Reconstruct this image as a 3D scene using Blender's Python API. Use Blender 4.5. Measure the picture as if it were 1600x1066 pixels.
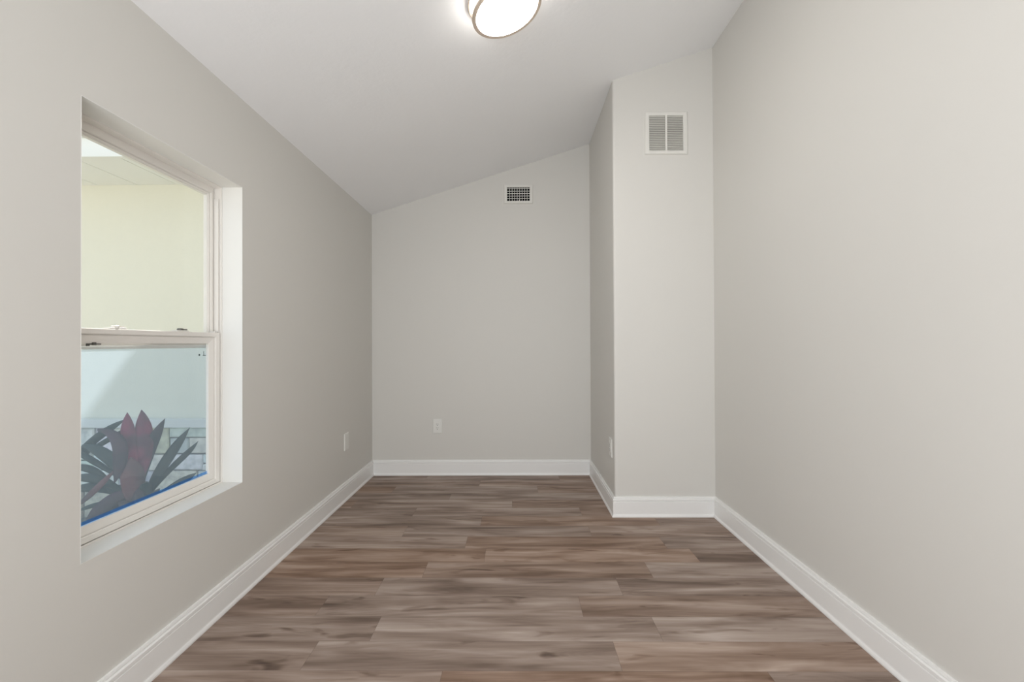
import bpy, bmesh, math, random
from mathutils import Vector, Matrix
for o in list(bpy.data.objects): bpy.data.objects.remove(o)
C = bpy.context.scene.collection
SC = bpy.context.scene
random.seed(7)

# ------------------------------------------------------------ camera
FPX = 700.0; CAMH = 1.15
YAW, PIT, ROL = -0.0096, 0.0065, -0.0043
Fv = Vector((math.sin(YAW)*math.cos(PIT), math.cos(YAW)*math.cos(PIT), math.sin(PIT)))
Rv = Fv.cross(Vector((0, 0, 1))).normalized(); Uv = Rv.cross(Fv)
R2 = Rv*math.cos(ROL)+Uv*math.sin(ROL); U2 = -Rv*math.sin(ROL)+Uv*math.cos(ROL)
cam = bpy.data.objects.new('camera', bpy.data.cameras.new('camera')); C.objects.link(cam)
m = Matrix((R2, U2, -Fv)).transposed().to_4x4(); m.translation = Vector((0, 0, CAMH))
cam.matrix_world = m
cam.data.sensor_width = 36; cam.data.lens = 36*FPX/1600; cam.data.clip_start = 0.02
SC.camera = cam
def ray(px, py): return Fv+R2*((px-800)/FPX)-U2*((py-533)/FPX)
def at(px, py, Y):                       # the point at distance Y in front, seen at this pixel
    d = ray(px, py); return Vector((0, 0, CAMH))+d*(Y/d.y)

# ------------------------------------------------------------ world, sun, large lights, exposure
W = bpy.data.worlds.new('world'); SC.world = W; W.use_nodes = True
bg = W.node_tree.nodes['Background']; bg.inputs[0].default_value = (0.84, 0.93, 1.0, 1); bg.inputs[1].default_value = 1.08
sun = bpy.data.objects.new('sun', bpy.data.lights.new('sun', 'SUN')); C.objects.link(sun)
sun.data.energy = 12.5; sun.data.angle = math.radians(1.2); sun.data.color = (1.0, 0.97, 0.92)
sd = Vector((0.46, -1.0, -1.14)).normalized()          # from behind the wing, grazing the window wall
sun.rotation_euler = sd.to_track_quat('-Z', 'Y').to_euler(); sun.location = (-4, 9, 9)
def area(name, loc, direc, sx, sy, power, col):
    l = bpy.data.lights.new(name, 'AREA'); l.shape = 'RECTANGLE'; l.size = sx; l.size_y = sy; l.energy = power; l.color = col
    o = bpy.data.objects.new(name, l); C.objects.link(o); o.location = loc
    o.rotation_euler = Vector(direc).to_track_quat('-Z', 'Y').to_euler(); return o
# added fill lamps behind the camera: one aimed right, one throwing light up
area('fill_rear_left', (-0.8, -1.3, 1.2), (0.9, 1, 0.1), .8, 1.8, 29, (0.965, 0.98, 1.0))
area('fill_rear_up', (0, -1.0, 0.6), (0, 1, 1.4), 1.6, 1.0, 33, (0.95, 0.97, 1.0))
SC.view_settings.view_transform = 'Standard'; SC.view_settings.look = 'None'
SC.view_settings.exposure = 0.0; SC.view_settings.gamma = 1.0; SC.view_settings.use_curve_mapping = False
LAMP_EMIT = 32.0; DRUM_EMIT = 5.5

# ------------------------------------------------------------ dimensions
XL, XR, XJ, DB, DC, YR = -1.273, 1.3169, 0.6504, 3.9408, 2.9916, -1.5
ZL, SL = 2.2952, 0.3194
zc = lambda x: ZL+SL*(x-XL)
W0, W1, WZ0, WZ1 = 1.2965, 2.0707, 0.5121, 1.8859
WO = -1.432                              # outer face of the window wall

# ------------------------------------------------------------ materials
def mat(name, col, rough=0.5, metal=0.0, spec=0.5):
    M = bpy.data.materials.new(name); M.use_nodes = True
    b = M.node_tree.nodes['Principled BSDF']
    b.inputs['Base Color'].default_value = (*col, 1); b.inputs['Roughness'].default_value = rough
    b.inputs['Metallic'].default_value = metal; b.inputs['Specular IOR Level'].default_value = spec
    return M
def N(M, t, **kw):
    n = M.node_tree.nodes.new(t)
    for k, v in kw.items(): setattr(n, k, v)
    return n
def L(M, a, b): M.node_tree.links.new(a, b)
def bump(M, scale, strength, dist=0.002, detail=3.0, noise='noise'):
    b = M.node_tree.nodes['Principled BSDF']; tc = N(M, 'ShaderNodeTexCoord')
    n = N(M, 'ShaderNodeTexNoise'); n.inputs['Scale'].default_value = scale; n.inputs['Detail'].default_value = detail
    L(M, tc.outputs['Object'], n.inputs['Vector'])
    bp = N(M, 'ShaderNodeBump'); bp.inputs['Strength'].default_value = strength; bp.inputs['Distance'].default_value = dist
    L(M, n.outputs['Fac'], bp.inputs['Height']); L(M, bp.outputs[0], b.inputs['Normal'])
def s2l(*c): return tuple((v/255/12.92 if v/255 <= .04045 else ((v/255+.055)/1.055)**2.4) for v in c)

wall_m = mat('wall_paint', s2l(219, 216.5, 211), 0.55, spec=0.35); bump(wall_m, 260, 0.12, 0.001)
ceil_m = mat('ceiling_paint', s2l(248, 248, 248), 0.85, spec=0.2); bump(ceil_m, 38, 0.35, 0.003, 4)
trim_m = mat('trim_paint', s2l(243, 242, 240), 0.35)
reveal_m = mat('reveal_paint', s2l(233, 232, 228), 0.55)
vinyl_m = mat('window_vinyl', s2l(236, 232, 226), 0.3)
plate_m = mat('plate_plastic', s2l(232, 231, 226), 0.35)
slot_m = mat('slot_dark', s2l(70, 68, 64), 0.6)
vent_m = mat('vent_enamel', s2l(228, 226, 220), 0.4)
black_m = mat('duct_shade', (0.004, 0.004, 0.004), 0.9, spec=0.1)  # near-black colour for the shade inside the duct
filter_m = mat('return_filter', s2l(170, 167, 160), 0.9)
nickel_m = mat('brushed_nickel', s2l(226, 212, 198), 0.55, 0.9)
steel_m = mat('latch_metal', s2l(110, 108, 104), 0.4, 0.8)
dot_m = mat('sticker_dark', s2l(40, 60, 62), 0.6)
stucco_m = mat('cream_stucco', s2l(240, 238, 224), 0.9, spec=0.1); bump(stucco_m, 90, 0.4, 0.004, 6)
white_out = mat('exterior_white', s2l(240, 241, 238), 0.5)
roof_m = mat('roof_shingle', s2l(58, 60, 62), 0.95); bump(roof_m, 60, 0.6, 0.01)
cap_m = mat('ledge_cap', s2l(228, 231, 230), 0.7); bump(cap_m, 60, 0.2, 0.003)
ground_m = mat('mulch', s2l(186, 178, 164), 0.95); bump(ground_m, 30, 1.0, 0.03, 8)
mortar_m = mat('mortar', s2l(105, 108, 108), 0.95)
stem_m = mat('plant_stem', s2l(92, 74, 66), 0.8)

def leaf_mat(name, ca, cb):
    M = mat(name, ca, 0.42, spec=0.4); b = M.node_tree.nodes['Principled BSDF']
    tc = N(M, 'ShaderNodeTexCoord'); n = N(M, 'ShaderNodeTexNoise'); n.inputs['Scale'].default_value = 7; n.inputs['Detail'].default_value = 2
    r = N(M, 'ShaderNodeValToRGB'); r.color_ramp.elements[0].position = .38; r.color_ramp.elements[1].position = .62
    r.color_ramp.elements[0].color = (*ca, 1); r.color_ramp.elements[1].color = (*cb, 1)
    L(M, tc.outputs['Object'], n.inputs['Vector']); L(M, n.outputs['Fac'], r.inputs['Fac']); L(M, r.outputs['Color'], b.inputs['Base Color'])
    return M
green_m = leaf_mat('leaf_dark_green', s2l(18, 36, 34), s2l(42, 56, 52))
purp_m = leaf_mat('leaf_purple', s2l(34, 28, 36), s2l(74, 42, 56))
red_m = leaf_mat('leaf_burgundy', s2l(92, 44, 62), s2l(165, 44, 88))
brown_m = leaf_mat('leaf_maroon', s2l(72, 54, 60), s2l(112, 62, 66))

# floor: vinyl planks; tone and grain offset come from per-plank attributes
floor_m = mat('vinyl_plank', (0.2, 0.15, 0.12), 0.5, spec=0.25)
def floor_nodes():
    M = floor_m; b = M.node_tree.nodes['Principled BSDF']
    tc = N(M, 'ShaderNodeTexCoord'); at_ = N(M, 'ShaderNodeAttribute', attribute_name='plank')
    sep = N(M, 'ShaderNodeSeparateColor'); L(M, at_.outputs['Color'], sep.inputs[0])
    sc = N(M, 'ShaderNodeVectorMath', operation='SCALE'); sc.inputs['Scale'].default_value = 37.0; L(M, at_.outputs['Color'], sc.inputs[0])
    add = N(M, 'ShaderNodeVectorMath', operation='ADD'); L(M, tc.outputs['Object'], add.inputs[0]); L(M, sc.outputs[0], add.inputs[1])
    def noise(sx, sy, scale, detail, rough=.55, dist=0.0):
        mp = N(M, 'ShaderNodeMapping'); mp.inputs['Scale'].default_value = (sx, sy, 1); L(M, add.outputs[0], mp.inputs['Vector'])
        n = N(M, 'ShaderNodeTexNoise'); n.inputs['Scale'].default_value = scale; n.inputs['Detail'].default_value = detail
        n.inputs['Roughness'].default_value = rough; n.inputs['Distortion'].default_value = dist
        L(M, mp.outputs[0], n.inputs['Vector']); return n.outputs['Fac']
    def math_(op, a, b_, clamp=False):
        n = N(M, 'ShaderNodeMath', operation=op, use_clamp=clamp)
        for i, v in enumerate((a, b_)):
            if isinstance(v, (int, float)): n.inputs[i].default_value = v
            else: L(M, v, n.inputs[i])
        return n.outputs[0]
    broad = noise(1.5, 11, 1.25, 2, .5, .6)           # smoky bands along the plank
    grain = noise(3.2, 70, 1.0, 5, .65, .25)           # fine streaks
    fleck = noise(9, 240, 1.0, 3, .6, 0)
    # cathedral figure: contour lines of a stretched noise
    cat = noise(1.3, 9, .9, 1, .4, .3)
    wv = math_('SINE', math_('MULTIPLY', cat, 150.0), 0.0)
    knot = noise(4.2, 17, 1.0, 2, .5, .8)
    v = math_('MULTIPLY', broad, 1.15)
    v = math_('ADD', v, math_('MULTIPLY', grain, .36))
    v = math_('ADD', v, math_('MULTIPLY', fleck, .12))
    v = math_('ADD', v, math_('MULTIPLY', wv, .014))
    v = math_('ADD', v, math_('MULTIPLY', sep.outputs[0], .13))
    kn = math_('MULTIPLY', math_('SUBTRACT', .375, knot), 2.2, True)
    kn = math_('MAXIMUM', kn, 0.0)
    v = math_('SUBTRACT', v, kn)
    v = math_('SUBTRACT', v, .345)
    r = N(M, 'ShaderNodeValToRGB'); cr = r.color_ramp
    cr.elements[0].position = 0.0; cr.elements[0].color = (*s2l(80, 61, 50), 1)
    cr.elements[1].position = 1.0; cr.elements[1].color = (*s2l(206, 188, 178), 1)
    for p, c in ((.28, (120, 97, 82)), (.50, (150, 127, 112)), (.75, (178, 157, 143))):
        e = cr.elements.new(p); e.color = (*s2l(*c), 1)
    L(M, v, r.inputs['Fac'])
    hue = N(M, 'ShaderNodeHueSaturation'); L(M, r.outputs['Color'], hue.inputs['Color'])
    L(M, math_('ADD', math_('MULTIPLY', sep.outputs[1], .30), .80), hue.inputs['Saturation'])
    L(M, hue.outputs[0], b.inputs['Base Color'])
    bp = N(M, 'ShaderNodeBump'); bp.inputs['Strength'].default_value = .12; bp.inputs['Distance'].default_value = .001
    L(M, grain, bp.inputs['Height']); L(M, bp.outputs[0], b.inputs['Normal'])
floor_nodes()
seam_m = mat('plank_seam', s2l(96, 79, 70), 0.6)

# stone veneer: per-stone tone attribute
stone_m = mat('ledgestone', (0.5, 0.5, 0.5), 0.9, spec=0.15)
def stone_nodes():
    M = stone_m; b = M.node_tree.nodes['Principled BSDF']
    a = N(M, 'ShaderNodeAttribute', attribute_name='stone'); tc = N(M, 'ShaderNodeTexCoord')
    n = N(M, 'ShaderNodeTexNoise'); n.inputs['Scale'].default_value = 16; n.inputs['Detail'].default_value = 6; L(M, tc.outputs['Object'], n.inputs['Vector'])
    r = N(M, 'ShaderNodeValToRGB'); r.color_ramp.elements[0].color = (.66, .68, .69, 1); r.color_ramp.elements[1].color = (1.1, 1.1, 1.08, 1)
    r.color_ramp.elements[0].position = .3; r.color_ramp.elements[1].position = .6
    L(M, n.outputs['Fac'], r.inputs['Fac'])
    mx = N(M, 'ShaderNodeMix', data_type='RGBA', blend_type='MULTIPLY'); mx.inputs[0].default_value = 1
    L(M, a.outputs['Color'], mx.inputs[6]); L(M, r.outputs['Color'], mx.inputs[7]); L(M, mx.outputs[2], b.inputs['Base Color'])
    bp = N(M, 'ShaderNodeBump'); bp.inputs['Strength'].default_value = .8; bp.inputs['Distance'].default_value = .01
    L(M, n.outputs['Fac'], bp.inputs['Height']); L(M, bp.outputs[0], b.inputs['Normal'])
stone_nodes()

def glassy(name, tint, gloss_ior=1.45, veil=None, veil_f=0.0):
    M = bpy.data.materials.new(name); M.use_nodes = True; nt = M.node_tree; nt.nodes.clear()
    out = N(M, 'ShaderNodeOutputMaterial'); t = N(M, 'ShaderNodeBsdfTransparent'); t.inputs[0].default_value = (*tint, 1)
    sh = t.outputs[0]
    if veil:
        d = N(M, 'ShaderNodeBsdfTranslucent'); d.inputs[0].default_value = (*veil, 1)
        mx = N(M, 'ShaderNodeMixShader'); mx.inputs[0].default_value = veil_f; L(M, sh, mx.inputs[1]); L(M, d.outputs[0], mx.inputs[2]); sh = mx.outputs[0]
    if gloss_ior:
        g = N(M, 'ShaderNodeBsdfGlossy'); g.inputs['Roughness'].default_value = 0.01
        f = N(M, 'ShaderNodeLayerWeight'); f.inputs['Blend'].default_value = .5
        p5 = N(M, 'ShaderNodeMath', operation='POWER'); p5.inputs[1].default_value = 5; L(M, f.outputs['Facing'], p5.inputs[0])
        ma = N(M, 'ShaderNodeMath', operation='MULTIPLY_ADD'); ma.inputs[1].default_value = .8; ma.inputs[2].default_value = .015; L(M, p5.outputs[0], ma.inputs[0])
        mx = N(M, 'ShaderNodeMixShader'); L(M, ma.outputs[0], mx.inputs[0]); L(M, sh, mx.inputs[1]); L(M, g.outputs[0], mx.inputs[2]); sh = mx.outputs[0]
    L(M, sh, out.inputs[0]); return M
glass_m = glassy('window_glass', (.985, .992, .990), 1.25)
screen_m = glassy('insect_screen', (.85, .90, .955), None, s2l(216, 228, 238), 0.13)
blue_strip_m = glassy('blue_strip', (.56, .76, .97), None, s2l(120, 175, 240), .12)
lamp_m = bpy.data.materials.new('lamp_diffuser'); lamp_m.use_nodes = True
b = lamp_m.node_tree.nodes['Principled BSDF']; b.inputs['Base Color'].default_value = (.9, .9, .88, 1)
b.inputs['Emission Color'].default_value = (1.0, .985, .95, 1); b.inputs['Emission Strength'].default_value = LAMP_EMIT
drum_m = lamp_m.copy(); drum_m.name = 'lamp_drum'; drum_m.node_tree.nodes['Principled BSDF'].inputs['Emission Strength'].default_value = DRUM_EMIT

# ------------------------------------------------------------ helpers
def obj(name, bm, M, parent=None, smooth=False, bevel=0):
    bmesh.ops.recalc_face_normals(bm, faces=bm.faces[:])
    me = bpy.data.meshes.new(name); bm.to_mesh(me); bm.free()
    for mm in (M if isinstance(M, (list, tuple)) else [M]): me.materials.append(mm)
    if smooth:
        for p in me.polygons: p.use_smooth = True
    o = bpy.data.objects.new(name, me); C.objects.link(o)
    if parent: o.parent = parent
    if bevel:
        md = o.modifiers.new('bevel', 'BEVEL'); md.width = bevel; md.segments = 2; md.limit_method = 'ANGLE'
    return o
def struct(name, bm, M, parent=None, **kw):
    o = obj(name, bm, M, parent, **kw); o['kind'] = 'structure'; return o
def thing(name, label, cat, loc=(0, 0, 0), rot=None):
    o = bpy.data.objects.new(name, None); C.objects.link(o); o.empty_display_size = .1
    o.location = loc
    if rot is not None: o.rotation_euler = rot
    o['label'] = label; o['category'] = cat; return o
def box(bm, x0, x1, y0, y1, z0, z1, top=None):
    v = []
    for z in (0, 1):
        for x, y in ((x0, y0), (x1, y0), (x1, y1), (x0, y1)):
            v.append(bm.verts.new((x, y, z0 if z == 0 else (top(x) if top else z1))))
    fs = [bm.faces.new([v[i] for i in q]) for q in ((0, 3, 2, 1), (4, 5, 6, 7), (0, 1, 5, 4), (1, 2, 6, 5), (2, 3, 7, 6), (3, 0, 4, 7))]
    return fs
def lathe(bm, prof, n=64, closed=False):
    rings = []
    for r, z in prof:
        if r < 1e-6: rings.append([bm.verts.new((0, 0, z))])
        else: rings.append([bm.verts.new((r*math.cos(2*math.pi*k/n), r*math.sin(2*math.pi*k/n), z)) for k in range(n)])
    pairs = list(zip(rings, rings[1:]))
    if closed: pairs.append((rings[-1], rings[0]))
    for a, b_ in pairs:
        for k in range(n):
            k2 = (k+1) % n
            if len(a) == 1: bm.faces.new((a[0], b_[k], b_[k2]))
            elif len(b_) == 1: bm.faces.new((a[k], a[k2], b_[0]))
            else: bm.faces.new((a[k], a[k2], b_[k2], b_[k]))

# ------------------------------------------------------------ room shell
bm = bmesh.new(); T = 0.14
box(bm, WO, XL, YR-T, W0, 0, 0, zc); box(bm, WO, XL, W1, DB+T, 0, 0, zc)
box(bm, WO, XL, W0, W1, 0, WZ0); box(bm, WO, XL, W0, W1, WZ1, 0, zc)
wl = struct('wall_left', bm, [wall_m, stucco_m])
for p in wl.data.polygons:
    if p.normal.x < -.9 and p.center.x < WO+.01: p.material_index = 1
bm = bmesh.new(); box(bm, XL, XR+T, DB, DB+T, 0, 0, zc); struct('wall_back', bm, wall_m)
bm = bmesh.new(); box(bm, XJ, XR, DC, DB, 0, 0, zc)
wc = struct('wall_column', bm, wall_m)
bmx = bmesh.new(); bmx.from_mesh(wc.data)
ed = [e for e in bmx.edges if all(abs(v.co.x-XJ) < 1e-4 and abs(v.co.y-DC) < 1e-4 for v in e.verts)]
bmesh.ops.bevel(bmx, geom=ed, offset=.014, segments=5, affect='EDGES', profile=.5)
bmx.to_mesh(wc.data); bmx.free()
bm = bmesh.new(); box(bm, XR, XR+T, YR-T, DB, 0, 0, zc); struct('wall_right', bm, wall_m)
bm = bmesh.new()
box(bm, XL, -1.05, YR-T, YR, 0, 0, zc); box(bm, .85, XR, YR-T, YR, 0, 0, zc); box(bm, -1.05, .85, YR-T, YR, 2.15, 0, zc)
struct('wall_rear', bm, wall_m)
bm = bmesh.new()
xa, xb = WO, XR+T
v = [bm.verts.new((x, y, zc(x)+d)) for d in (0, .12) for x, y in ((xa, YR-T), (xb, YR-T), (xb, DB+T), (xa, DB+T))]
for q in ((0, 3, 2, 1), (4, 5, 6, 7), (0, 1, 5, 4), (1, 2, 6, 5), (2, 3, 7, 6), (3, 0, 4, 7)): bm.faces.new([v[i] for i in q])
struct('ceiling', bm, ceil_m)

# floor of planks
bm = bmesh.new(); lay = bm.loops.layers.color.new('plank'); PW, PL = 0.157, 1.137
known = {0: -.69, 1: -.295, 2: -.175, 3: -.47, 4: -.655, 5: -.86, 6: -.575, 7: -.77, 8: -.265}
y_top = 2.838
g = .0004
for r in range(-8, 29):
    y1 = min(y_top-PW*r, DB); y0 = max(y_top-PW*(r+1), YR-T)
    if y0 >= y1: continue
    x = known.get(r, -.9+((r*0.413) % 1)*PL) - 2*PL
    while x < XR:
        x0, x1 = max(x, XL), min(x+PL, XR)
        if x1 > x0+.001:
            rr = random.Random(int(x*1000)*131+r*17)
            col = (rr.random(), rr.random(), rr.random(), 1)
            if r == 0 and abs(x+.69) < .01: col = (.0, .3, .4, 1)
            if r == 7 and abs(x+.77) < .01: col = (.35, .1, .77, 1)
            if r == 6 and abs(x+.575) < .01: col = (.95, .0, .2, 1)
            f = bm.faces.new([bm.verts.new(c) for c in ((x0+g, y0+g, 0), (x1-g, y0+g, 0), (x1-g, y1-g, 0), (x0+g, y1-g, 0))])
            for lp in f.loops: lp[lay] = col
        x += PL
box(bm, XL, XR, YR-T, DB, -.12, -.0012)
for f in bm.faces:
    if f.calc_center_median().z < -.0005: f.material_index = 1
struct('floor', bm, [floor_m, seam_m])

# baseboards: one moulding profile, mitred at every corner
PROF = [(0, 0), (.021, 0), (.0215, .006), (.019, .013), (.0155, .019), (.0148, .024), (.0148, .0995), (.0118, .1015), (.0118, .1045),
        (.0155, .107), (.0155, .117), (.0120, .1205), (.0090, .1215), (.0090, .1240), (.0112, .1255), (.0090, .1325), (.0, .1330)]
PATH = [(XL, YR), (XL, DB), (XJ, DB), (XJ, DC), (XR, DC), (XR, YR)]
names = ['baseboard_left', 'baseboard_back', 'baseboard_side', 'baseboard_column', 'baseboard_right']
def nrm(a, b_):
    d = Vector((b_[0]-a[0], b_[1]-a[1])).normalized(); return Vector((d.y, -d.x))
for i, nm in enumerate(names):
    a, b_ = PATH[i], PATH[i+1]; n = nrm(a, b_)
    def mit(j):
        if j == 0: return nrm(PATH[0], PATH[1])
        if j == len(PATH)-1: return nrm(PATH[-2], PATH[-1])
        n1, n2 = nrm(PATH[j-1], PATH[j]), nrm(PATH[j], PATH[j+1]); return n1+n2
    bm = bmesh.new(); A = []; B = []
    for t, z in PROF:
        ma, mb = mit(i)*t, mit(i+1)*t
        A.append(bm.verts.new((a[0]+ma.x, a[1]+ma.y, z))); B.append(bm.verts.new((b_[0]+mb.x, b_[1]+mb.y, z)))
    k = len(PROF)
    for q in range(k): bm.faces.new((A[q], A[(q+1) % k], B[(q+1) % k], B[q]))
    bm.faces.new(A); bm.faces.new(B[::-1])
    struct(nm, bm, trim_m)

# ------------------------------------------------------------ window
win = bpy.data.objects.new('window_1', None); C.objects.link(win); win.location = (XL, (W0+W1)/2, WZ0); win['kind'] = 'structure'
def wchild(name, bm, M, parent=win, **kw):
    o = obj(name, bm, M, parent, **kw)
    if parent is win: o.matrix_parent_inverse = Matrix.Translation(-win.location)
    return o
def ring(bm, y0, y1, z0, z1, prof):
    """mitred rectangular frame: prof = closed list of (inset, x)"""
    R = []
    for ins, x in prof:
        if isinstance(ins, tuple): iy, iz0, iz1 = ins
        else: iy = iz0 = iz1 = ins
        R.append([bm.verts.new(c) for c in ((x, y0+iy, z0+iz0), (x, y1-iy, z0+iz0), (x, y1-iy, z1-iz1), (x, y0+iy, z1-iz1))])
    k = len(R)
    for q in range(k):
        a, b_ = R[q], R[(q+1) % k]
        for j in range(4): bm.faces.new((a[j], a[(j+1) % 4], b_[(j+1) % 4], b_[j]))
# drywall return lining the opening
bm = bmesh.new(); ring(bm, W0, W1, WZ0, WZ1, [(0.0, XL), (.0018, XL+.0004), (.0018, -1.368), (0, -1.368)])
wchild('window_reveal', bm, reveal_m)
e = .0018
bm = bmesh.new()
ring(bm, W0+e, W1-e, WZ0+e, WZ1-e, [(0, -1.366), (.0055, -1.366), (.0065, -1.367), (.0065, -1.3965), (.0105, -1.3965), (.0105, -1.4275), (0, -1.4275)])
wchild('window_frame', bm, vinyl_m)
bm = bmesh.new(); ring(bm, W0, W1, WZ0, WZ1, [(-.022, WO-.0005), (-.022, WO-.012), (-.075, WO-.012), (-.075, WO-.0005)])
wchild('exterior_casing', bm, white_out)
ZM = 1.207
def sash(name, y0, y1, z0, z1, xf, xg, side, rb, rt, bead, dep):
    """xf front x, xb back; side/rb/rt = widths of stiles, bottom and top rail; bead = glazing bead width"""
    xb = xf-dep
    f_ = lambda s: (side*s, rb*s, rt*s)
    fb = lambda w: (side+w, rb+w, rt+w)
    bm = bmesh.new()
    ring(bm, y0, y1, z0, z1, [(0, xf-.002), (.002, xf), ((side-.003, rb-.003, rt-.003), xf), (fb(0), xf-.003), (fb(0), xf-.0085), (fb(.0015), xf-.0085), (fb(.002), xf-.007), (fb(.006), xf-.007),
                              (fb(bead-.002), xf-.012), (fb(bead), xg+.002), (fb(bead), xb+.002), (fb(0), xb), (0, xb)])
    s = wchild(name, bm, vinyl_m)
    bm = bmesh.new(); b2 = bead-.004
    box(bm, xg-.002, xg+.002, y0+side+b2, y1-side-b2, z0+rb+b2, z1-rt-b2)
    p = obj('glass_pane', bm, glass_m, s)
    return s
y0, y1 = W0+e+.0105, W1-e-.0105
low = sash('lower_sash', y0, y1, WZ0+.010, ZM, -1.3695, -1.385, .030, .022, .020, .030, .026)
up = sash('upper_sash', y0+.002, y1-.002, 1.149, WZ1-.010, -1.3975, -1.411, .018, .020, .026, .012, .029)
# jamb track above the lower sash
for yy in (y0-.001, y1+.001-.004):
    bm = bmesh.new(); box(bm, -1.3955, -1.376, yy, yy+.004, ZM+.001, WZ1-.06); wchild('jamb_track', bm, vinyl_m)
for yy in (y0+.012, y1-.030):
    bm = bmesh.new(); box(bm, -1.398, -1.374, yy, yy+.018, ZM+.0003, ZM+.006); obj('tilt_latch', bm, vinyl_m, low, bevel=.0015)
for yy in (1.535, 1.835):
    bm = bmesh.new(); box(bm, -1.398, -1.373, yy-.034, yy+.034, ZM, ZM+.005)
    lk = obj('sash_lock', bm, vinyl_m, low, bevel=.002)
    bm = bmesh.new(); lathe(bm, [(0, 0), (.012, 0), (.012, .006), (.009, .008), (0, .008)], 20)
    box(bm, -.004, .004, 0, .034, .001, .006)
    bmesh.ops.translate(bm, verts=bm.verts[:], vec=(-1.386, yy, ZM+.005)); obj('lock_lever', bm, steel_m if yy > 1.7 else vinyl_m, lk)
# insect screen over the lower half, its frame, and a translucent blue strip along the bottom of the glass
bm = bmesh.new(); ring(bm, W0+.003, W1-.003, WZ0+.010, 1.15, [(0, -1.4285), (.012, -1.4285), (.012, -1.434), (0, -1.434)])
sf = wchild('screen_frame', bm, white_out)
bm = bmesh.new(); box(bm, -1.4312, -1.4308, W0+.014, W1-.014, WZ0+.022, 1.138); obj('insect_screen', bm, screen_m, sf)
bm = bmesh.new(); box(bm, -1.3900, -1.3896, y0+.056, y1-.056, WZ0+.061, WZ0+.074); obj('blue_strip', bm, blue_strip_m, low)['label'] = 'translucent blue strip along the glass'
bm = bmesh.new()
box(bm, -1.3822, -1.3815, 1.936, 1.944, 1.104, 1.112); box(bm, -1.3822, -1.3815, 1.966, 1.9685, 1.106, 1.124); box(bm, -1.3822, -1.3815, 1.962, 1.982, 1.104, 1.1065)
obj('alignment_mark', bm, dot_m, low)
bm = bmesh.new(); box(bm, -1.3822, -1.379, 1.425, 1.475, 1.1535, 1.157); box(bm, -1.3822, -1.377, 1.445, 1.456, 1.152, 1.161); box(bm, -1.3822, -1.379, 1.425, 1.435, 1.149, 1.1545)
obj('latch_clip', bm, steel_m, low)

# ------------------------------------------------------------ wall plates
def plate(name, label, loc, rotz, kind):
    """faces local -y; origin at the centre of the plate on the wall"""
    t = thing(name, label, 'electrical outlet' if kind != 'blank' else 'wall plate', loc, (0, 0, rotz))
    w, h = .040, .0625
    bm = bmesh.new()
    R = [[bm.verts.new((sx*(w-i), y, sz*(h-i))) for sx, sz in ((-1, -1), (1, -1), (1, 1), (-1, 1))] for i, y in ((0, 0), (0, -.003), (.003, -.006), (.020, -.0065))]
    for a, b_ in zip(R, R[1:]):
        for j in range(4): bm.faces.new((a[j], a[(j+1) % 4], b_[(j+1) % 4], b_[j]))
    bm.faces.new(R[-1]); bm.faces.new(R[0][::-1]); obj('cover_plate', bm, plate_m, t)
    if kind == 'blank':
        for z in (-.042, .042):
            bm = bmesh.new(); lathe(bm, [(0, 0), (.0032, 0), (.0028, .0015), (0, .0018)], 12)
            bmesh.ops.rotate(bm, verts=bm.verts[:], cent=(0, 0, 0), matrix=Matrix.Rotation(math.pi/2, 3, 'X'))
            bmesh.ops.translate(bm, verts=bm.verts[:], vec=(0, -.0063, z)); obj('screw', bm, plate_m, t)
        return t
    bm = bmesh.new(); box(bm, -.0165, .0165, -.0088, -.0062, -.033, .033); rc = obj('receptacle', bm, plate_m, t, bevel=.001)
    bm = bmesh.new()
    for z in (.016, -.016):
        for x, hh in ((-.0065, .0045), (.0065, .0038)): box(bm, x-.0011, x+.0011, -.0093, -.0085, z-hh+.003, z+hh+.003)
        box(bm, -.0028, .0028, -.0093, -.0085, z-.012, z-.0065)
    obj('slots', bm, slot_m, rc)
    return t
plate('wall_outlet', 'white electrical outlet on the grey back wall above the baseboard', (-.696, DB, .4295), 0, 'duplex')
plate('wall_plate', 'plain white cover plate low on the window wall near the corner', (XL, 3.335, .427), math.pi/2, 'blank')
t = plate('wall_outlet', 'white electrical outlet on the narrow side face of the projecting wall', (XJ, 3.105, .434), -math.pi/2, 'duplex')

# ------------------------------------------------------------ return air grille on the column
t = thing('return_air_grille', 'white square return air grille with two columns of louvres on the projecting wall', 'vent', (1.0045, DC, 2.5505))
H = .1415
def gframe(bm, hw, hh, bx, bz, dep):
    R = [[bm.verts.new((sx*(hw-ix), y, sz*(hh-iz))) for sx, sz in ((-1, -1), (1, -1), (1, 1), (-1, 1))]
         for ix, iz, y in ((0, 0, 0), (0, 0, -dep*.4), (.004, .004, -dep), (bx-.003, bz-.003, -dep), (bx, bz, -dep*.8), (bx, bz, 0))]
    for a, b_ in zip(R, R[1:]+R[:1]):
        for j in range(4): bm.faces.new((a[j], a[(j+1) % 4], b_[(j+1) % 4], b_[j]))
bm = bmesh.new(); gframe(bm, H, H, .029, .024, .010); fr = obj('grille_frame', bm, vent_m, t)
bm = bmesh.new(); box(bm, -.0065, .0065, -.0096, -.0012, -H+.0235, H-.0235); obj('center_bar', bm, vent_m, t, bevel=.001)
bm = bmesh.new(); box(bm, -H+.028, H-.028, -.0010, -.0004, -H+.023, H-.023); obj('backing', bm, filter_m, t)
ns = 20; z0 = -H+.024; zp = (2*H-.048)/ns
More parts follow.
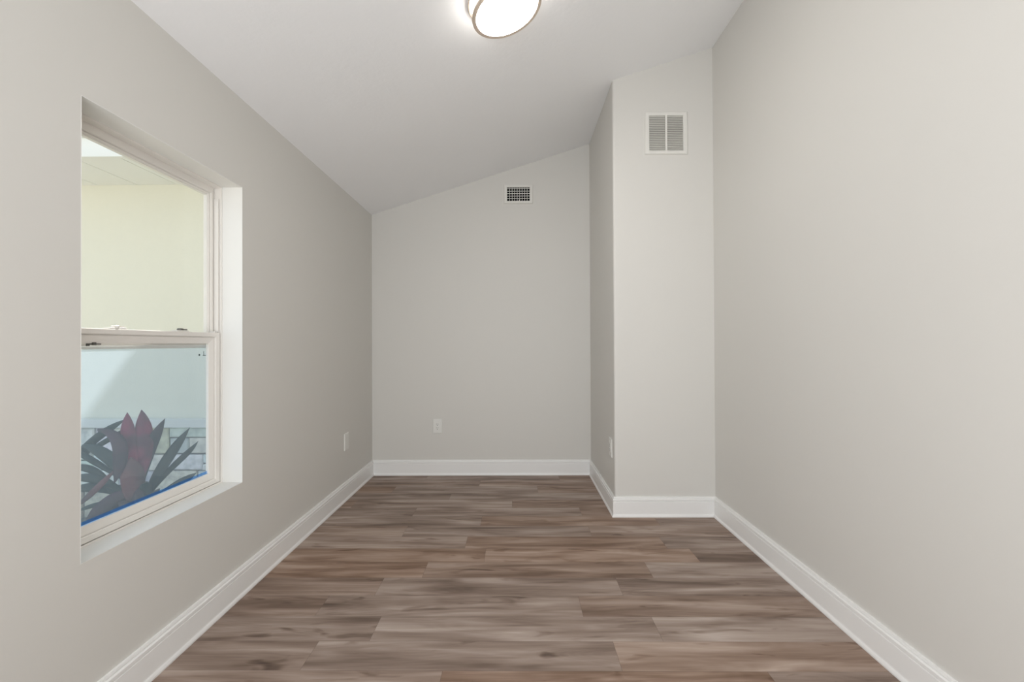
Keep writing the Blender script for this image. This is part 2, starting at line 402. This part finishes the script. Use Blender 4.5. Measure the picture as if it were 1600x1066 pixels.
for col in (-1, 1):
    xa, xb = (-H+.0285, -.0062) if col < 0 else (.0062, H-.0285)
    for k in range(ns):
        bm = bmesh.new(); zz = z0+zp*(k+.5)
        v = [bm.verts.new(c) for x in (xa, xb) for c in ((x, -.0085, zz-.0042), (x, -.0078, zz-.0046), (x, -.0016, zz+.0030), (x, -.0023, zz+.0034))]
        for q in ((0, 1, 5, 4), (1, 2, 6, 5), (2, 3, 7, 6), (3, 0, 4, 7), (0, 3, 2, 1), (4, 5, 6, 7)): bm.faces.new([v[i] for i in q])
        obj('louvre', bm, vent_m, t)

# ------------------------------------------------------------ supply register on the back wall
t = thing('supply_register', 'small white supply air register with black grid openings high on the back wall', 'vent', (.024, DB, 2.4675))
hw, hh = .1275, .0835
bm = bmesh.new(); gframe(bm, hw, hh, .0285, .024, .012); obj('register_frame', bm, vent_m, t)
bm = bmesh.new(); box(bm, -hw+.028, hw-.028, -.0009, -.0003, -hh+.0235, hh-.0235); obj('duct_shade_plate', bm, black_m, t)  # no hole here: a black plate on the wall paints the duct's shade
iw, ih = hw-.0285, hh-.024
for k in range(1, 9):
    x = -iw+2*iw*k/9
    bm = bmesh.new(); box(bm, x-.0019, x+.0019, -.0060, -.0012, -ih, ih); obj('vertical_vane', bm, vent_m, t)
for k in range(1, 6):
    z = -ih+.0214*k
    bm = bmesh.new(); box(bm, -iw, iw, -.0112, -.0062, z-.0022, z+.0018); obj('horizontal_vane', bm, vent_m, t)
bm = bmesh.new(); box(bm, .004, .010, -.020, -.0110, -ih-.006, -ih+.010); obj('damper_lever', bm, vent_m, t, bevel=.0015)

# ------------------------------------------------------------ ceiling light on the sloping ceiling
n = Vector((SL, 0, -1)).normalized()                 # pointing down out of the ceiling
OFF = .082
d = ray(792.5, 19.0)
p0 = Vector((XL, 0, ZL))+n*OFF
tt = (p0-Vector((0, 0, CAMH))).dot(n)/d.dot(n)
ctr = Vector((0, 0, CAMH))+d*tt - n*OFF              # centre on the ceiling
t = thing('ceiling_light', 'round flush ceiling light with two brushed nickel rings and a glowing white diffuser', 'ceiling light', ctr, n.to_track_quat('Z', 'Y').to_euler())
RR = .159
def lp(name, prof, M, parent=t, closed=False):
    bm = bmesh.new(); lathe(bm, prof, 96, closed); return obj(name, bm, M, parent, smooth=True)
lp('mounting_pan', [(0, .0002), (RR-.012, .0002), (RR-.012, .014), (0, .014)], vent_m)
def nring(name, z0, z1, r0=RR, w=.017):
    o = lp(name, [(r0-.002, z0), (r0, z0+.002), (r0, z1-.002), (r0-.002, z1), (r0-w+.001, z1), (r0-w, z1-.001), (r0-w, z0)], nickel_m, closed=True)
    md = o.modifiers.new('edge', 'EDGE_SPLIT'); md.split_angle = math.radians(40)
nring('nickel_band', .012, .022); nring('nickel_band', OFF-.012, OFF)
pr = [(RR-.012, .022), (RR-.012, OFF-.012)]
lp('glass_drum', [(RR-.0125, .0145), (RR-.0125, OFF-.0125), (RR-.030, OFF-.0125), (RR-.030, .0145)], drum_m, closed=True)
lp('diffuser', [(RR-.0175, OFF-.0120), (RR-.0175, OFF-.004)]+[((RR-.0175)*math.cos(a), OFF-.004+.016*math.sin(a)) for a in [i*math.pi/2/12 for i in range(1, 12)]]+[(0, OFF+.012)], lamp_m)

# ------------------------------------------------------------ outside: own eave, ground
bm = bmesh.new(); box(bm, -9, WO, -6, 12, -.42, -.30); g_ = obj('ground', bm, ground_m); g_['kind'] = 'structure'
bm = bmesh.new()                                       # roof over this room: eave edge and slope
ex, ez = -1.86, 2.46
pts = [(ex, ez), (ex, ez+.12), (2.4, ez+.12+SL*4.5), (2.4, zc(2.4)+.13), (WO+.0, zc(WO)+.13), (WO, ez)]
A = [bm.verts.new((x, -5.5, z)) for x, z in pts]; B = [bm.verts.new((x, 7.0, z)) for x, z in pts]
k = len(pts)
for q in range(k): bm.faces.new((A[q], A[(q+1) % k], B[(q+1) % k], B[q]))
bm.faces.new(A); bm.faces.new(B[::-1])
struct('trim_roof', bm, [white_out])

# ------------------------------------------------------------ outside: the wing of the house facing the window
YW, YF = 3.56, 3.00
SZ = 2.44
wg = thing('house_wing', 'cream stucco wing of the house outside, with a stone base and white eave', 'house', (-3.0, YW, -.30))
def wp(name, bm, M, **kw):
    o = obj(name, bm, M, wg, **kw); o.matrix_parent_inverse = Matrix.Translation(-wg.location); return o
XW0, XW1 = -5.6, WO-.004
bm = bmesh.new(); box(bm, XW0, XW1, YW, YW+.2, -.30, SZ+.3); wp('stucco_wall', bm, stucco_m)
bm = bmesh.new()                                       # soffit in 32 cm ribbed panels
x = XW1
while x > XW0:
    xn = max(x-.32, XW0)
    box(bm, xn+.004, x-.004, YF+.022, YW-.0005, SZ, SZ+.02); box(bm, xn-.004, xn+.004, YF+.022, YW-.0005, SZ+.006, SZ+.02)
    x = xn
wp('soffit', bm, white_out)
bm = bmesh.new()
box(bm, XW0, XW1, YF, YF+.022, SZ-.012, SZ+.16); box(bm, XW0, XW1, YF-.010, YF-.0003, SZ-.012, SZ+.022)
box(bm, XW0, XW1, YF-.016, YF-.0003, SZ+.118, SZ+.16)
wp('fascia', bm, white_out)
bm = bmesh.new()
v = [bm.verts.new((x, y, z)) for x in (XW0, XW1) for y, z in ((YF-.03, SZ+.163), (YF-.03, SZ+.185), (YW+2.2, SZ+.185+SL*2.8), (YW+2.2, SZ+.163+SL*2.8))]
for q in ((0, 1, 5, 4), (1, 2, 6, 5), (2, 3, 7, 6), (3, 0, 4, 7), (0, 3, 2, 1), (4, 5, 6, 7)): bm.faces.new([v[i] for i in q])
wp('roof', bm, roof_m)
ZCAP0, ZCAP1 = .505, .570
bm = bmesh.new(); box(bm, XW0, XW1, YW-.085, YW-.0005, ZCAP0, ZCAP1); wp('stone_ledge', bm, cap_m, bevel=.006)
# ledgestone courses of uneven blocks
bm = bmesh.new(); lay = bm.loops.layers.float_color.new('stone')
box(bm, XW0, XW1, YW-.030, YW-.001, -.30, ZCAP0-.001)
for f in bm.faces: f.material_index = 1
rs = random.Random(5); tones = [(232, 238, 236), (218, 226, 228), (240, 242, 236), (196, 206, 212), (228, 230, 220), (212, 204, 190)]
def stone(x0, x1, z0, z1):
    gp = .005; d = .035+rs.random()*.022; c = (*[v*rs.uniform(.92, 1.06) for v in s2l(*rs.choice(tones))], 1)
    j = lambda: rs.uniform(-.003, .003)
    a = [(x0+gp+j(), z0+gp+j()), (x1-gp+j(), z0+gp+j()), (x1-gp+j(), z1-gp+j()), (x0+gp+j(), z1-gp+j())]
    cx, cz = (x0+x1)/2, (z0+z1)/2
    b0 = [bm.verts.new((x, YW-.03, z)) for x, z in a]; b1 = [bm.verts.new((x, YW-d, z)) for x, z in a]
    b2 = [bm.verts.new((x+(.008 if x < cx else -.008), YW-d-.007+j(), z+(.008 if z < cz else -.008))) for x, z in a]
    fs = [bm.faces.new(b2)]
    for p, q in ((b0, b1), (b1, b2)):
        for k in range(4): fs.append(bm.faces.new((p[k], p[(k+1) % 4], q[(k+1) % 4], q[k])))
    for f in fs:
        for l_ in f.loops: l_[lay] = c
ztop = ZCAP0-.002
while ztop > -.28:
    hh_ = rs.choice((.13, .17, .21)); zb = max(ztop-hh_, -.29); x = XW1
    while x > XW0+.05:
        w = rs.uniform(.14, .36); xn = max(x-w, XW0)
        u = rs.random()
        if u < .45 and hh_ > .12:
            zm = zb+hh_*rs.choice((.4, .5, .62))
            if zm < ztop-.03:
                stone(xn, x, zm, ztop)
                if rs.random() < .4 and w > .22:
                    xm = xn+w*rs.uniform(.4, .6); stone(xn, xm, zb, zm); stone(xm, x, zb, zm)
                else: stone(xn, x, zb, zm)
        else: stone(xn, x, zb, ztop)
        x = xn
    ztop = zb
wp('stone_veneer', bm, [stone_m, mortar_m])

# ------------------------------------------------------------ cordyline outside the window
PY = 2.45
base = at(216, 800, PY); base.z = -.30
pl = thing('cordyline_plant', 'dark cordyline plant with burgundy and green sword leaves outside the window', 'plant', base)
def leaf(pts, depth, wpx, M, roll=0.0, fold=.22, lab=None):
    """pts: 3-4 outline points of the midrib from base to tip; depth: y of each; wpx: blade width as it shows"""
    P = [at(px, py, Y) for (px, py), Y in zip(pts, depth)]
    n_ = 16; S = []
    for i in range(n_+1):
        t_ = i/n_
        if len(P) == 3: c = P[0]*(1-t_)**2+P[1]*2*t_*(1-t_)+P[2]*t_**2
        else: c = P[0]*(1-t_)**3+P[1]*3*t_*(1-t_)**2+P[2]*3*t_*t_*(1-t_)+P[3]*t_**3
        S.append(c)
    bm = bmesh.new(); rows = []
    wm = wpx*P[1].y/FPX/2
    for i, c in enumerate(S):
        t_ = i/n_
        tan = (S[min(i+1, n_)]-S[max(i-1, 0)]).normalized()
        view = (c-Vector((0, 0, CAMH))).normalized()
        side = tan.cross(view).normalized(); side = (Matrix.Rotation(roll, 3, tan) @ side)
        nn = side.cross(tan).normalized()
        w = wm*((.22+.78*math.sin(math.pi/2*t_/.58)) if t_ < .58 else max(0.0, math.cos(math.pi/2*((t_-.58)/.42)**1.5)))
        wav = .06*wm*math.sin(9*t_+P[0].x*40)
        row = []
        for k_ in (-1, -.5, 0, .5, 1):
            q = c+side*(k_*w)+nn*(fold*abs(k_)*w+wav*k_)
            row.append(bm.verts.new(q-pl.location))
        rows.append(row)
    for a, b_ in zip(rows, rows[1:]):
        for k_ in range(4): bm.faces.new((a[k_], a[k_+1], b_[k_+1], b_[k_]))
    bmesh.ops.remove_doubles(bm, verts=rows[-1], dist=1e-5)
    o = obj('leaf', bm, M, pl, smooth=True)
    md = o.modifiers.new('thick', 'SOLIDIFY'); md.thickness = .0012; md.offset = 0
    if lab: o['label'] = lab
    return o
G, P_, Rd, Br = green_m, purp_m, red_m, brown_m
D = lambda *a: a
CR = (216, 785)
leaf([(215, 760), (232, 700), (221, 640)], D(2.45, 2.44, 2.47), 24, Rd, .1, lab='upright burgundy leaf')
leaf([(214, 770), (197, 700), (199, 644)], D(2.43, 2.40, 2.41), 20, Rd, -.2, lab='upright burgundy leaf')
leaf([(213, 800), (209, 760), (204, 714)], D(2.40, 2.38, 2.37), 30, Br, .0, lab='maroon leaf')
leaf([(217, 775), (222, 715), (258, 654)], D(2.46, 2.48, 2.50), 17, P_, .2)
leaf([(222, 790), (244, 735), (297, 668)], D(2.46, 2.50, 2.55), 15, G, -.2)
leaf([(226, 785), (262, 728), (290, 716), (310, 689)], D(2.5, 2.53, 2.58, 2.6), 9, G, .1)
leaf([(224, 795), (262, 768), (307, 739)], D(2.45, 2.5, 2.52), 14, G, .1)
leaf([(226, 792), (238, 776), (250, 763)], D(2.42, 2.42, 2.42), 8, P_, .1)
# the arching leaves at the left, some from a stem beyond the window edge
leaf([(98, 742), (132, 690), (197, 655)], D(2.50, 2.50, 2.52), 12, G, .1)
leaf([(104, 722), (150, 702), (200, 667)], D(2.56, 2.58, 2.60), 8, G, .1)
leaf([(152, 672), (208, 676), (178, 757)], D(2.36, 2.35, 2.34), 19, P_, .1, fold=.12)
leaf([(128, 697), (162, 698), (203, 750)], D(2.42, 2.42, 2.43), 18, G, .1, fold=.1)
leaf([(196, 752), (150, 722), (110, 700)], D(2.46, 2.44, 2.42), 9, G, .0)
leaf([(180, 768), (150, 722), (106, 732)], D(2.45, 2.42, 2.38), 11, G, .0)
leaf([(196, 775), (160, 740), (108, 748)], D(2.44, 2.40, 2.36), 14, G, -.1)
leaf([(200, 780), (160, 752), (110, 766)], D(2.48, 2.44, 2.40), 14, G, .2)
leaf([(178, 736), (160, 756), (118, 794)], D(2.34, 2.32, 2.30), 9, Br, .1)
leaf([(206, 768), (178, 774), (132, 820)], D(2.40, 2.36, 2.30), 22, P_, .1)
leaf([(196, 785), (160, 782), (118, 800)], D(2.42, 2.38, 2.34), 7, G, .1)
leaf([(214, 788), (186, 800), (110, 842)], D(2.38, 2.32, 2.26), 17, P_, -.1)
leaf([(216, 792), (196, 812), (150, 836)], D(2.36, 2.32, 2.28), 20, G, .2)
leaf([(213, 778), (196, 768), (166, 764)], D(2.45, 2.43, 2.41), 20, G, .1)
leaf([(214, 786), (192, 784), (164, 792)], D(2.44, 2.42, 2.40), 18, P_, .0)
leaf([(206, 800), (176, 802), (120, 822)], D(2.46, 2.42, 2.38), 9, G, .1)
leaf([(219, 796), (224, 775), (230, 752)], D(2.43, 2.42, 2.41), 18, G, .1)
leaf([(220, 806), (222, 786), (214, 764)], D(2.38, 2.37, 2.36), 18, P_, .1)
leaf([(226, 800), (236, 784), (242, 766)], D(2.47, 2.47, 2.47), 13, G, .1)
leaf([(222, 806), (206, 796), (184, 784)], D(2.35, 2.34, 2.33), 16, P_, .1)
leaf([(224, 812), (214, 806), (196, 822)], D(2.34, 2.33, 2.31), 16, G, .1)
rr = random.Random(3)
for k_ in range(12):
    a = rr.uniform(.4, 3.6); ln = rr.uniform(40, 70)
    x0_, y0_ = 214+rr.uniform(-8, 6), 826+rr.uniform(0, 34)
    tx, ty = x0_+ln*math.cos(a), y0_-ln*.35*math.sin(a)
    leaf([(x0_, y0_), ((x0_+tx)/2, (y0_+ty)/2-rr.uniform(2, 8)), (tx, ty)], D(2.44, 2.46, 2.44+rr.uniform(-.05, .12)), rr.uniform(12, 18), rr.choice((G, G, P_)), rr.uniform(-.3, .3))
for dx, dy in ((-.03, .0), (.035, .03), (.0, -.04)):
    bm = bmesh.new(); lathe(bm, [(0, 0), (.017, 0), (.013, .25), (.012, .46), (0, .47)], 10)
    bmesh.ops.translate(bm, verts=bm.verts[:], vec=(dx, dy, 0)); obj('stem', bm, stem_m, pl, smooth=True)
